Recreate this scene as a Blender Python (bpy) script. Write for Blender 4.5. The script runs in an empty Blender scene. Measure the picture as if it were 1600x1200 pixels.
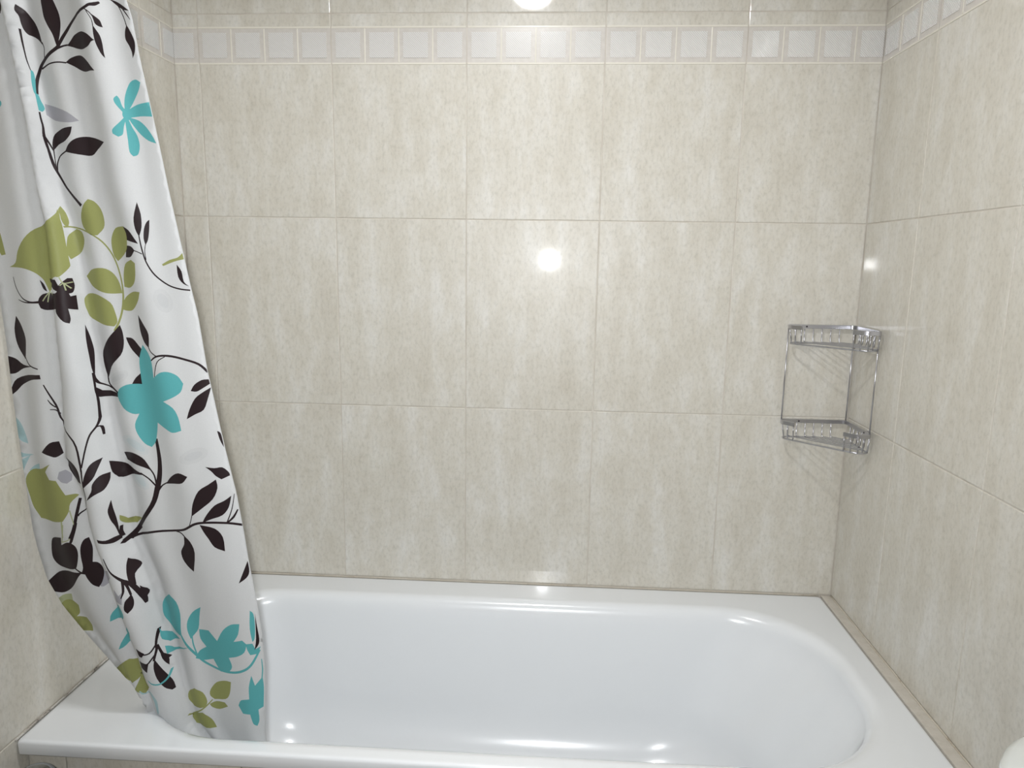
import bpy, bmesh, math, random
from mathutils import Vector, Matrix
from mathutils.geometry import delaunay_2d_cdt

scene = bpy.context.scene
COL = scene.collection
random.seed(7)

FLASH_W, LAMP_E, EXPOSURE = 65.0, 222.0, -0.12

# ------------------------------------------------------------------ camera
cam_data = bpy.data.cameras.new('camera')
cam_data.sensor_fit = 'HORIZONTAL'
cam_data.sensor_width = 36.0
cam_data.lens = 36.0 * 1112.9 / 1600.0
cam_data.clip_start = 0.02
cam = bpy.data.objects.new('camera', cam_data)
COL.objects.link(cam)
R_, U_, D_ = Vector((0.99807031, 0.06038172, 0.01448106)), Vector((-0.0246122, 0.17058735, 0.98503512)), Vector((-0.05700783, 0.98349072, -0.17174429))
m = Matrix((R_, U_, -D_)).transposed().to_4x4()
m.translation = Vector((0.85808, -1.7528, 1.3876))
cam.matrix_world = m
scene.camera = cam

# ------------------------------------------------------------------ world, lights, exposure
world = bpy.data.worlds.new('world')
scene.world = world
world.use_nodes = True
world.node_tree.nodes['Background'].inputs[0].default_value = (0.5, 0.52, 0.55, 1)
world.node_tree.nodes['Background'].inputs[1].default_value = 0.02
# the flash of the camera that took the picture, just left of its lens
fl = bpy.data.lights.new('camera_flash', 'SPOT')
fl.spot_size = math.radians(112)      # the flash reflector lights a cone that fades to its rim
fl.spot_blend = 1.0
fl.energy = FLASH_W
fl.shadow_soft_size = 0.016
fl.color = (0.96, 0.98, 1.0)
flash = bpy.data.objects.new('camera_flash', fl)
flash.location = (0.829, -1.745, 1.390)
flash.rotation_euler = D_.to_track_quat('-Z', 'Y').to_euler()
COL.objects.link(flash)
vs = scene.view_settings
vs.view_transform = 'Standard'
vs.look = 'None'
vs.gamma = 1.0
vs.use_curve_mapping = False
vs.exposure = EXPOSURE

# ------------------------------------------------------------------ dimensions (metres)
XL, XR = -0.0616, 1.5826          # left and right wall faces
YF = -2.90                        # wall behind the camera
ZC = 2.32                         # ceiling
TW, TH = 0.32, 0.46452            # tile pitch
Z_ROWS = [1.01736 + k * TH for k in range(-3, 4)]   # joints: -0.376 .. 2.411
DECOR_Z = 1.01736 + TH            # the row of tiles with the relief border starts here
RIM = 0.55                        # top of the bathtub

# ------------------------------------------------------------------ helpers
def link(name, mesh, mat=None, parent=None, loc=None, rotz=0.0):
    o = bpy.data.objects.new(name, mesh)
    COL.objects.link(o)
    if mat is not None and mesh is not None and not mesh.materials:
        mesh.materials.append(mat)
    if parent is not None: o.parent = parent
    if loc is not None: o.location = loc
    if rotz: o.rotation_euler = (0, 0, rotz)
    return o
def from_bm(name, bm, smooth=False):
    me = bpy.data.meshes.new(name)
    bm.normal_update()
    bm.to_mesh(me); bm.free()
    if smooth:
        for p in me.polygons: p.use_smooth = True
    return me
def box(bm, x0, x1, y0, y1, z0, z1):
    v = [bm.verts.new(c) for c in ((x0,y0,z0),(x1,y0,z0),(x1,y1,z0),(x0,y1,z0),(x0,y0,z1),(x1,y0,z1),(x1,y1,z1),(x0,y1,z1))]
    for f in ((0,3,2,1),(4,5,6,7),(0,1,5,4),(1,2,6,5),(2,3,7,6),(3,0,4,7)):
        bm.faces.new([v[i] for i in f])
def box_mesh(name, *b, bevel=0.0, seg=2):
    bm = bmesh.new(); box(bm, *b)
    if bevel: bmesh.ops.bevel(bm, geom=bm.edges[:], offset=bevel, segments=seg, profile=0.6, affect='EDGES')
    return from_bm(name, bm)
def sweep(bm, pts, r, n=8, closed=False, flat=None):
    """tube (or flat band of half size flat=(side, up)) along pts"""
    P = [Vector(p) for p in pts]
    rings = []
    N = len(P)
    for i, p in enumerate(P):
        a = P[(i - 1) % N] if (closed or i > 0) else p
        b = P[(i + 1) % N] if (closed or i < N - 1) else p
        t = (b - a).normalized()
        up = Vector((0, 0, 1)) if abs(t.z) < 0.9 else Vector((1, 0, 0))
        s = t.cross(up).normalized(); w = s.cross(t).normalized()
        ring = []
        if flat:
            for su, sw in ((-1,-1),(1,-1),(1,1),(-1,1)):
                ring.append(bm.verts.new(p + s * flat[0] * su + w * flat[1] * sw))
        else:
            for k in range(n):
                an = 2 * math.pi * k / n
                ring.append(bm.verts.new(p + (s * math.cos(an) + w * math.sin(an)) * r))
        rings.append(ring)
    M = len(rings[0])
    for i in range(N if closed else N - 1):
        A, B = rings[i], rings[(i + 1) % N]
        for k in range(M):
            bm.faces.new((A[k], A[(k + 1) % M], B[(k + 1) % M], B[k]))
    if not closed:
        bm.faces.new(rings[0][::-1]); bm.faces.new(rings[-1])
def lathe(bm, prof, n=40, cx=0.0, cy=0.0):
    rings = []
    for r, z in prof:
        if r < 1e-6: rings.append([bm.verts.new((cx, cy, z))])
        else: rings.append([bm.verts.new((cx + r * math.cos(2*math.pi*k/n), cy + r * math.sin(2*math.pi*k/n), z)) for k in range(n)])
    for A, B in zip(rings, rings[1:]):
        for k in range(n):
            a, b = A[k % len(A)], A[(k + 1) % len(A)]
            c, d = B[(k + 1) % len(B)], B[k % len(B)]
            vs_ = []
            for v in (a, b, c, d):
                if v not in vs_: vs_.append(v)
            if len(vs_) > 2: bm.faces.new(vs_)
def fillet(pts, r, n=5):
    """round the inner corners of an open polyline"""
    P = [Vector(p) for p in pts]
    out = [P[0]]
    for a, b, c in zip(P, P[1:], P[2:]):
        d1, d2 = (a - b), (c - b)
        q = min(r, d1.length * 0.45, d2.length * 0.45)
        p1, p2 = b + d1.normalized() * q, b + d2.normalized() * q
        for k in range(n + 1):
            t = k / n
            out.append(p1 * (1-t)**2 + b * 2*t*(1-t) + p2 * t*t)
    out.append(P[-1])
    return out
def tag(o, label=None, cat=None, group=None, kind=None):
    if label: o['label'] = label
    if cat: o['category'] = cat
    if group: o['group'] = group
    if kind: o['kind'] = kind
    return o

# ------------------------------------------------------------------ materials
def new_mat(name, color=(0.8,0.8,0.8), rough=0.4, metal=0.0, coat=0.0, coat_rough=0.05, ior=1.5):
    mt = bpy.data.materials.new(name); mt.use_nodes = True
    b = mt.node_tree.nodes['Principled BSDF']
    b.inputs['Base Color'].default_value = (*color, 1)
    b.inputs['Roughness'].default_value = rough
    b.inputs['Metallic'].default_value = metal
    b.inputs['Coat Weight'].default_value = coat
    b.inputs['Coat Roughness'].default_value = coat_rough
    b.inputs['IOR'].default_value = ior
    return mt, mt.node_tree.nodes, mt.node_tree.links, b
def noise(nt, ln, vec, scale, detail=4, rough=0.6):
    n = nt.new('ShaderNodeTexNoise')
    n.inputs['Scale'].default_value = scale; n.inputs['Detail'].default_value = detail
    n.inputs['Roughness'].default_value = rough
    ln.new(vec, n.inputs['Vector'])
    return n.outputs['Fac']
def ramp(nt, ln, fac, stops):
    r = nt.new('ShaderNodeValToRGB')
    e = r.color_ramp.elements
    e[0].position, e[0].color = stops[0][0], (*stops[0][1], 1)
    e[1].position, e[1].color = stops[-1][0], (*stops[-1][1], 1)
    for p, c in stops[1:-1]:
        q = e.new(p); q.color = (*c, 1)
    ln.new(fac, r.inputs[0])
    return r.outputs[0]
def mix(nt, ln, fac, a, b, mode='MIX'):
    n = nt.new('ShaderNodeMix'); n.data_type = 'RGBA'; n.blend_type = mode
    for sock, v in ((n.inputs[0], fac), (n.inputs[6], a), (n.inputs[7], b)):
        if hasattr(v, 'links'): ln.new(v, sock)
        elif isinstance(v, (int, float)): sock.default_value = v
        else: sock.default_value = (*v, 1)
    return n.outputs[2]
def mapped(nt, ln, scale, rand=True):
    tc = nt.new('ShaderNodeTexCoord'); mp = nt.new('ShaderNodeMapping')
    ln.new(tc.outputs['Object'], mp.inputs[0]); mp.inputs['Scale'].default_value = scale
    if not rand: return mp.outputs[0]
    oi = nt.new('ShaderNodeObjectInfo'); mu = nt.new('ShaderNodeVectorMath'); mu.operation = 'SCALE'
    cx = nt.new('ShaderNodeCombineXYZ')
    ln.new(oi.outputs['Random'], cx.inputs[0]); ln.new(oi.outputs['Random'], cx.inputs[2])
    ln.new(cx.outputs[0], mu.inputs[0]); mu.inputs['Scale'].default_value = 53.0
    ad = nt.new('ShaderNodeVectorMath'); ad.operation = 'ADD'
    ln.new(mp.outputs[0], ad.inputs[0]); ln.new(mu.outputs[0], ad.inputs[1])
    return ad.outputs[0]

# glazed stone-look tile: pale beige with soft upright streaks and fine speckle
M_TILE, nt, ln, bs = new_mat('glazed_beige_tile', rough=0.38, coat=0.5, coat_rough=0.05)
bs.inputs['Specular IOR Level'].default_value = 0.35
v1 = mapped(nt, ln, (1, 1, 0.30)); v2 = mapped(nt, ln, (1, 1, 0.55))
streak = noise(nt, ln, v1, 17, 5, 0.62)
col = ramp(nt, ln, streak, [(0.27, (0.592, 0.560, 0.488)), (0.50, (0.655, 0.630, 0.565)), (0.70, (0.720, 0.708, 0.668))])
fine = ramp(nt, ln, noise(nt, ln, v2, 140, 3, 0.7), [(0.30, (0.82, 0.82, 0.81)), (0.5, (0.96, 0.96, 0.96)), (0.70, (1.0, 1.0, 1.0))])
col = mix(nt, ln, 1.0, col, fine, 'MULTIPLY')
blot = ramp(nt, ln, noise(nt, ln, mapped(nt, ln, (1, 1, 0.7)), 42, 4, 0.65), [(0.40, (0.95, 0.94, 0.92)), (0.60, (1.0, 1.0, 1.0))])
col = mix(nt, ln, 0.8, col, blot, 'MULTIPLY')
ln.new(col, bs.inputs['Base Color'])
bp = nt.new('ShaderNodeBump'); bp.inputs['Strength'].default_value = 0.05; bp.inputs['Distance'].default_value = 0.0004
ln.new(noise(nt, ln, mapped(nt, ln, (1, 1, 0.5)), 60, 3, 0.6), bp.inputs['Height'])
ln.new(bp.outputs[0], bs.inputs['Normal'])

M_GROUT, nt, ln, bs = new_mat('cream_grout', rough=0.7)
ln.new(ramp(nt, ln, noise(nt, ln, mapped(nt, ln, (1,1,1)), 14), [(0.3, (0.49, 0.445, 0.385)), (0.7, (0.65, 0.615, 0.555))]), bs.inputs['Base Color'])
M_LINE, *_ = new_mat('cream_relief_line', (0.74, 0.71, 0.63), 0.22, coat=0.6)
M_FRAME, nt, ln, bs = new_mat('border_band_glaze', rough=0.3, coat=0.5)
ln.new(ramp(nt, ln, noise(nt, ln, mapped(nt, ln, (1,1,1)), 90), [(0.3, (0.56, 0.53, 0.49)), (0.7, (0.63, 0.60, 0.56))]), bs.inputs['Base Color'])
M_HATCH, *_ = new_mat('white_hatched_relief', (0.735, 0.735, 0.725), 0.28, coat=0.7, coat_rough=0.05)
M_ENAMEL, *_ = new_mat('white_bath_enamel', (0.805, 0.83, 0.855), 0.22, coat=0.9, coat_rough=0.06)
M_CERAMIC, *_ = new_mat('white_ceramic', (0.76, 0.79, 0.77), 0.2, coat=0.8, coat_rough=0.05)
M_CHROME, *_ = new_mat('chrome', (0.54, 0.54, 0.57), 0.28, metal=1.0)
M_DCHROME, *_ = new_mat('polished_steel', (0.30, 0.31, 0.31), 0.10, metal=1.0)
M_SCREW, *_ = new_mat('dark_screw', (0.06, 0.05, 0.06), 0.4, metal=0.6)
M_RUBBER, *_ = new_mat('black_rubber', (0.02, 0.02, 0.02), 0.7)
M_SEAL, nt, ln, bs = new_mat('aged_sealant', rough=0.55)
ln.new(ramp(nt, ln, noise(nt, ln, mapped(nt, ln, (1,1,1)), 24, 5, 0.7), [(0.30, (0.30, 0.24, 0.17)), (0.42, (0.54, 0.49, 0.40)), (0.65, (0.64, 0.60, 0.52))]), bs.inputs['Base Color'])
M_MOULD, nt, ln, bs = new_mat('spotted_sealant', rough=0.55)
ln.new(ramp(nt, ln, noise(nt, ln, mapped(nt, ln, (1,1,1)), 34, 5, 0.7), [(0.34, (0.06, 0.05, 0.05)), (0.42, (0.36, 0.33, 0.29)), (0.52, (0.58, 0.56, 0.52))]), bs.inputs['Base Color'])
M_LEDGE, nt, ln, bs = new_mat('sand_stone_strip', rough=0.4, coat=0.3)
ln.new(ramp(nt, ln, noise(nt, ln, mapped(nt, ln, (1,1,1)), 60, 5, 0.7), [(0.3, (0.52, 0.48, 0.42)), (0.7, (0.62, 0.585, 0.525))]), bs.inputs['Base Color'])
M_PAINT, nt, ln, bs = new_mat('white_ceiling_paint', rough=0.85)
ln.new(ramp(nt, ln, noise(nt, ln, mapped(nt, ln, (1,1,1)), 8), [(0.3, (0.78, 0.78, 0.77)), (0.7, (0.82, 0.82, 0.81))]), bs.inputs['Base Color'])
M_FLOOR, nt, ln, bs = new_mat('floor_stoneware', rough=0.4, coat=0.2)
br = nt.new('ShaderNodeTexBrick'); ln.new(mapped(nt, ln, (1,1,1), False), br.inputs['Vector'])
br.offset = 0.0; br.inputs['Scale'].default_value = 1.0; br.inputs['Brick Width'].default_value = 0.33; br.inputs['Row Height'].default_value = 0.33
br.inputs['Mortar Size'].default_value = 0.004
for i, c in zip(('Color1', 'Color2', 'Mortar'), ((0.34,0.29,0.23,1), (0.38,0.33,0.26,1), (0.25,0.23,0.2,1))): br.inputs[i].default_value = c
ln.new(br.outputs[0], bs.inputs['Base Color'])
M_WOOD, nt, ln, bs = new_mat('door_wood', rough=0.45)
ln.new(ramp(nt, ln, noise(nt, ln, mapped(nt, ln, (9,9,0.8)), 3), [(0.3, (0.20,0.11,0.055)), (0.7, (0.30,0.17,0.09))]), bs.inputs['Base Color'])
M_LAMP = bpy.data.materials.new('lit_opal_glass'); M_LAMP.use_nodes = True
b = M_LAMP.node_tree.nodes['Principled BSDF']
b.inputs['Base Color'].default_value = (0.9, 0.9, 0.9, 1); b.inputs['Roughness'].default_value = 0.3
b.inputs['Emission Color'].default_value = (0.99, 0.99, 1.0, 1); b.inputs['Emission Strength'].default_value = LAMP_E
def cloth_mat(name, color, trans=0.28):
    mt = bpy.data.materials.new(name); mt.use_nodes = True
    nt, ln = mt.node_tree.nodes, mt.node_tree.links
    b = nt['Principled BSDF']; out = nt['Material Output']
    b.inputs['Roughness'].default_value = 0.5
    b.inputs['Specular IOR Level'].default_value = 0.22
    tr = nt.new('ShaderNodeBsdfTranslucent'); mx = nt.new('ShaderNodeMixShader')
    c = mix(nt, ln, 1.0, color, ramp(nt, ln, noise(nt, ln, mapped(nt, ln, (1,1,1), False), 600, 2), [(0.3, (0.96,0.96,0.96)), (0.7, (1,1,1))]), 'MULTIPLY')
    ln.new(c, b.inputs['Base Color']); ln.new(c, tr.inputs[0])
    mx.inputs[0].default_value = trans
    ln.new(b.outputs[0], mx.inputs[1]); ln.new(tr.outputs[0], mx.inputs[2]); ln.new(mx.outputs[0], out.inputs[0])
    return mt
INKS = {'W': cloth_mat('curtain_white', (0.735, 0.748, 0.755)),
        'K': cloth_mat('curtain_print_brown_black', (0.022, 0.013, 0.015), 0.04),
        'T': cloth_mat('curtain_print_teal', (0.115, 0.43, 0.45), 0.15),
        'G': cloth_mat('curtain_print_olive', (0.325, 0.345, 0.125), 0.15),
        'L': cloth_mat('curtain_print_pale_teal', (0.42, 0.60, 0.63), 0.2),
        'Y': cloth_mat('curtain_print_and_ghost_grey', (0.42, 0.42, 0.46), 0.2),
        'P': cloth_mat('curtain_print_pale_green', (0.46, 0.50, 0.30), 0.2)}
# soft shadows showing through the cloth, painted as faint tints
INKS['a'] = cloth_mat('curtain_painted_shade_grey_light', (0.700, 0.713, 0.72)); INKS['b'] = cloth_mat('curtain_painted_shade_grey', (0.665, 0.68, 0.69))
INKS['c'] = cloth_mat('curtain_painted_shade_teal_light', (0.695, 0.728, 0.74)); INKS['d'] = cloth_mat('curtain_painted_shade_teal', (0.64, 0.705, 0.725))
INK_ORDER = ['W', 'K', 'T', 'G', 'L', 'Y', 'P', 'a', 'b', 'c', 'd']

# ------------------------------------------------------------------ the room shell
GAP, PROUD = 0.0022, 0.0012       # joint width, tile face in front of the grout
def structure(name, mesh, mat, **k):
    return tag(link(name, mesh, mat, **k), kind='structure')
wall_back = structure('wall_back', box_mesh('wall_back', XL - 0.1, XR + 0.1, PROUD, 0.10, 0, ZC), M_GROUT)
wall_left = structure('wall_left', box_mesh('wall_left', XL - 0.10, XL - PROUD, YF, PROUD, 0, ZC), M_GROUT)
wall_right = structure('wall_right', box_mesh('wall_right', XR + PROUD, XR + 0.10, YF, PROUD, 0, ZC), M_GROUT)
wall_front = structure('wall_front', box_mesh('wall_front', XL - 0.1, XR + 0.1, YF - 0.1, YF, 0, ZC), M_TILE)
floor = structure('floor', box_mesh('floor', XL - 0.1, XR + 0.1, YF - 0.1, 0.1, -0.1, 0.0), M_FLOOR)
ceiling = structure('ceiling', box_mesh('ceiling', XL - 0.1, XR + 0.1, YF - 0.1, 0.1, ZC, ZC + 0.1), M_PAINT)
door = structure('door_1', None, None, loc=(0.86, YF, 0))
link('door_leaf', box_mesh('door_leaf', -0.36, 0.36, 0.005, 0.045, 0.0, 2.03, bevel=0.003), M_WOOD, door)
for s in (-1, 1):
    link('door_jamb', box_mesh('door_jamb', s*0.40-0.04, s*0.40+0.04, 0.003, 0.06, 0, 2.11, bevel=0.004), M_WOOD, door)
link('door_head', box_mesh('door_head', -0.36, 0.36, 0.003, 0.06, 2.035, 2.11, bevel=0.004), M_WOOD, door)
bm = bmesh.new(); sweep(bm, fillet([(0.30, 0.045, 1.02), (0.30, 0.095, 1.02), (0.18, 0.095, 1.02)], 0.02), 0.009, 10)
link('door_handle', from_bm('door_handle', bm, True), M_CHROME, door)

# a tile in its own frame: face towards -y at y = 0, corner at x = a, z = 0
tile_cache = {}
def tile_mesh(w, h):
    key = (round(w, 4), round(h, 4))
    if key not in tile_cache:
        g = GAP / 2
        bm = bmesh.new(); box(bm, g, w - g, 0.0, 0.0075, g, h - g)
        ed = [e for e in bm.edges if all(abs(v.co.y) < 1e-7 for v in e.verts)]
        bmesh.ops.bevel(bm, geom=ed, offset=0.0013, segments=2, profile=0.5, affect='EDGES')
        tile_cache[key] = from_bm('wall_tile', bm)
    return tile_cache[key]
def clip_poly(poly, x0, x1, z0, z1):
    for ax, val, sgn in ((0, x0, 1), (0, x1, -1), (1, z0, 1), (1, z1, -1)):
        out = []
        for i, p in enumerate(poly):
            q = poly[(i + 1) % len(poly)]
            dp, dq = (p[ax] - val) * sgn, (q[ax] - val) * sgn
            if dp >= 0: out.append(p)
            if dp * dq < 0:
                t = dp / (dp - dq)
                out.append((p[0] + (q[0]-p[0])*t, p[1] + (q[1]-p[1])*t))
        poly = out
        if len(poly) < 3: return []
    return poly
SQ_W, SQ_H = 0.058, 0.056          # hatched field of one border square
square_cache = {}
def square_mesh(x0, x1):
    """hatched relief square with diagonal ribs, x0..x1 of its own 0..SQ_W kept"""
    key = (round(x0, 4), round(x1, 4))
    if key in square_cache: return square_cache[key]
    bm = bmesh.new()
    box(bm, x0, x1, -0.0008, 0.001, 0, SQ_H)
    nbase = len(bm.faces)
    pitch, wid, hgt = 0.0050, 0.0027, 0.0010
    k = -14
    while k * pitch < SQ_W + SQ_H + 0.01:
        c = k * pitch
        P = [(c, 0), (c + wid, 0), (c + wid - SQ_H * 1.0, SQ_H), (c - SQ_H * 1.0, SQ_H)]
        P = clip_poly(P, x0, x1, 0, SQ_H)
        if len(P) >= 3:
            a = [bm.verts.new((x, -0.0008, z)) for x, z in P]
            mx, mz = sum(p[0] for p in P)/len(P), sum(p[1] for p in P)/len(P)
            b = [bm.verts.new((x, -0.0008 - hgt, z)) for x, z in P]
            try:
                bm.faces.new(b)
                for i in range(len(P)):
                    j = (i + 1) % len(P)
                    bm.faces.new((a[i], a[j], b[j], b[i]))
            except ValueError: pass
        k += 1
    bmesh.ops.recalc_face_normals(bm, faces=bm.faces[:])
    bm.faces.ensure_lookup_table()
    for i in range(nbase): bm.faces[i].material_index = 1
    me = from_bm('relief_square', bm)
    me.materials.append(M_HATCH); me.materials.append(M_FRAME)
    square_cache[key] = me
    return square_cache[key]
line_cache = {}
def line_mesh(w, h):
    key = (round(w, 4), round(h, 4))
    if key not in line_cache:
        bm = bmesh.new(); box(bm, 0, w, -0.0012, 0.001, 0, h)
        ed = [e for e in bm.edges if all(v.co.y < 0 for v in e.verts)]
        bmesh.ops.bevel(bm, geom=ed, offset=0.0007, segments=2, profile=0.6, affect='EDGES')
        line_cache[key] = from_bm('border_line', bm)
    return line_cache[key]
B_LOW, B_TOP = 1.8364 - DECOR_Z, 1.9162 - DECOR_Z     # relief border inside the decor tile
def lay_tile(wall, u0, u1, full_u0, z0, z1, loc_of, rotz):
    """one tile from u0 to u1 (its uncut left edge at full_u0) and z0 to z1"""
    t = link('wall_tile', tile_mesh(u1 - u0, z1 - z0), M_TILE, wall, loc_of(u0, z0), rotz)
    if abs(z0 - DECOR_Z) < 1e-3 and z1 - z0 > B_TOP:
        w = u1 - u0
        link('border_band', box_mesh('border_band', 0.0012, w - 0.0012, -0.0003, 0.002, B_LOW, B_TOP), M_FRAME, t)
        for z in (B_LOW - 0.002, B_TOP - 0.002):
            link('border_line', line_mesh(w - 0.003, 0.0042), M_LINE, t, (0.0015, 0, z))
        for k in range(4):
            a = full_u0 + k * 0.08 - u0                 # cell start in tile coordinates
            s0 = a + 0.011
            c0, c1 = max(s0, 0.002), min(s0 + SQ_W, w - 0.002)
            if c1 - c0 > 0.006:
                link('relief_square', square_mesh(c0 - s0, c1 - s0), M_HATCH, t, (s0, 0, B_LOW + 0.0125))
            if k and 0.004 < a < w - 0.004:
                link('border_divider', line_mesh(0.0032, B_TOP - B_LOW - 0.005), M_LINE, t, (a - 0.0016, 0, B_LOW + 0.0025))
def tile_wall(wall, length, offset, loc_of, rotz, zmin=0.0, skip=None):
    """tiles along u from 0 to length, a joint falls at u = offset"""
    k = math.floor(-offset / TW)
    while offset + k * TW < length - 0.002:
        f0 = offset + k * TW
        u0, u1 = max(0.0, f0), min(length, f0 + TW)
        if u1 - u0 > 0.004:
            for za in Z_ROWS:
                z0, z1 = max(za, zmin), min(za + TH, ZC)
                if z1 - z0 > 0.02 and not (skip and skip(u0, u1, z0, z1)):
                    lay_tile(wall, u0, u1, f0, z0, z1, loc_of, rotz)
        k += 1
tile_wall(wall_back, XR - XL, 0.0 - XL, lambda u, z: (XL + u, 0, z), 0, skip=lambda u0, u1, z0, z1: z1 < 0.56)
tile_wall(wall_right, -YF, 0.2408, lambda u, z: (XR, -u, z), -math.pi/2)
tile_wall(wall_left, -YF, -YF - 0.1358 - 9*TW, lambda u, z: (XL, YF + u, z), math.pi/2)

# ------------------------------------------------------------------ bathtub
def rrect(x0, x1, y0, y1, radii, n=14):
    """rounded rectangle, counter-clockwise; radii for (x0,y0) (x1,y0) (x1,y1) (x0,y1)"""
    out = []
    for (cx, cy, sx, sy, r, a0) in ((x0, y0, 1, 1, radii[0], 180), (x1, y0, -1, 1, radii[1], 270), (x1, y1, -1, -1, radii[2], 0), (x0, y1, 1, -1, radii[3], 90)):
        for k in range(n + 1):
            a = math.radians(a0 + 90 * k / n)
            out.append((cx + sx * r + r * math.cos(a), cy + sy * r + r * math.sin(a)))
    return out
TX0, TX1, TY0, TY1 = XL + 0.0015, 1.5562, -0.6912, -0.0025
OX0, OX1, OY0, OY1 = 0.04, 1.508, -0.666, -0.083
ORAD = (0.24, 0.235, 0.235, 0.15)
def opening(l, r, f, b, z):
    c = 0.35
    rr = (ORAD[0] - c*min(l,f), ORAD[1] - c*min(r,f), ORAD[2] - c*min(r,b), ORAD[3] - c*min(l,b)*0.6)
    return [(x, y, z) for x, y in rrect(OX0 + l, OX1 - r, OY0 + f, OY1 - b, rr)]
def outer(inset, z, r):
    return [(x, y, z) for x, y in rrect(TX0 + inset, TX1 - inset, TY0 + inset, TY1 - inset, (r,)*4)]
loops = [outer(0.016, RIM - 0.027, 0.004), outer(0.001, RIM - 0.027, 0.006), outer(0.0, RIM - 0.025, 0.006), outer(0.0, RIM - 0.0058, 0.006), outer(0.0008, RIM - 0.0028, 0.007),
         outer(0.0027, RIM - 0.0008, 0.008), outer(0.0056, RIM, 0.010), outer(0.009, RIM, 0.012)]
loops.append(opening(-0.004, -0.004, -0.004, -0.004, RIM))
prof = [(0.0, 0.0), (0.007, 0.0012), (0.0135, 0.0045), (0.019, 0.0095), (0.0235, 0.0165), (0.027, 0.026), (0.030, 0.040)]
for i, dz in prof: loops.append(opening(i, i, i, i, RIM - dz))
DEPTH = 0.385
for k in range(1, 15):
    t = k / 14.0                                       # straight wall, then a wide cove to the floor
    if t < 0.6:
        q = t / 0.6; dz = 0.040 + 0.225 * q
        s, l, r = 0.030 + 0.030*q, 0.030 + 0.045*q, 0.030 + 0.14*q
    else:
        q = (t - 0.6) / 0.4; a = q * math.pi / 2
        dz = 0.265 + (DEPTH - 0.265) * math.sin(a)
        s, l, r = 0.060 + 0.105*(1-math.cos(a)), 0.075 + 0.12*(1-math.cos(a)), 0.17 + 0.16*(1-math.cos(a))
    loops.append(opening(l, r, s, s, RIM - dz))
bm = bmesh.new()
rings = [[bm.verts.new(p) for p in lp] for lp in loops]
for A, B in zip(rings, rings[1:]):
    n = len(A)
    for k in range(n):
        bm.faces.new((A[k], A[(k+1) % n], B[(k+1) % n], B[k]))
bm.faces.new(rings[-1])
bmesh.ops.recalc_face_normals(bm, faces=bm.faces[:])
me = from_bm('bathtub_shell', bm, True)
tub = link('bathtub', None)
tub.location = (0, 0, 0)
tag(tub, 'white enamelled built-in bathtub with rounded inner corners along the tiled back wall', 'bathtub')
shell = link('tub_shell', me, M_ENAMEL, tub)
md = shell.modifiers.new('thickness', 'SOLIDIFY'); md.thickness = 0.003; md.offset = -1
bm = bmesh.new(); lathe(bm, [(0.0, 0.004), (0.018, 0.0045), (0.029, 0.003), (0.031, 0.0)], 28)
link('drain', from_bm('drain', bm, True), M_CHROME, tub, (0.36, -0.375, RIM - DEPTH))

# tiled panel under the front edge of the bathtub
wall_apron = structure('wall_apron', box_mesh('wall_apron', XL, XR, -0.660, -0.645, 0, RIM - 0.030), M_GROUT)
for k in range(6):
    f0 = -0.31 + 0.32 * k - 0.0008
    u0, u1 = max(XL + 0.001, f0), min(XR - 0.001, f0 + TW)
    for z0, z1 in ((0.0, 0.0885), (0.0885, RIM - 0.031)):
        link('wall_tile', tile_mesh(u1 - u0, z1 - z0), M_TILE, wall_apron, (u0, -0.6675, z0))
# stone strip that fills the gap between bathtub and right wall
ledge = structure('trim_1', box_mesh('ledge_bed', TX1 + 0.002, XR, -0.6900, -0.001, 0.49, RIM - 0.006), M_GROUT)
for a, b in ((-0.6900, -0.2432), (-0.2418, -0.0015)):
    link('ledge_strip', box_mesh('ledge_strip', TX1 + 0.0012, XR - 0.0016, a, b, RIM - 0.008, RIM + 0.0012, bevel=0.0012), M_LEDGE, ledge)
# sealant beads
def bead(name, pts, r, mat):
    bm = bmesh.new(); sweep(bm, pts, r, 8)
    return structure(name, from_bm('bead', bm, True), mat)
bead('trim_2', [(XL + 0.002 + k * 0.0537, -0.0012, RIM + 0.0004 + 0.0002*math.sin(k*1.7)) for k in range(31)], 0.0014, M_SEAL)
bead('trim_3', [(XR - 0.0008, -0.002 - k * 0.0343, RIM + 0.0018 + 0.0004*math.sin(k*2.1)) for k in range(21)], 0.0017, M_SEAL)
bead('trim_4', [(XL + 0.0008, -0.004 - k * 0.0229, RIM + 0.0006 + 0.0007*math.sin(k*2.3)) for k in range(31)], 0.0020, M_MOULD)

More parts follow.
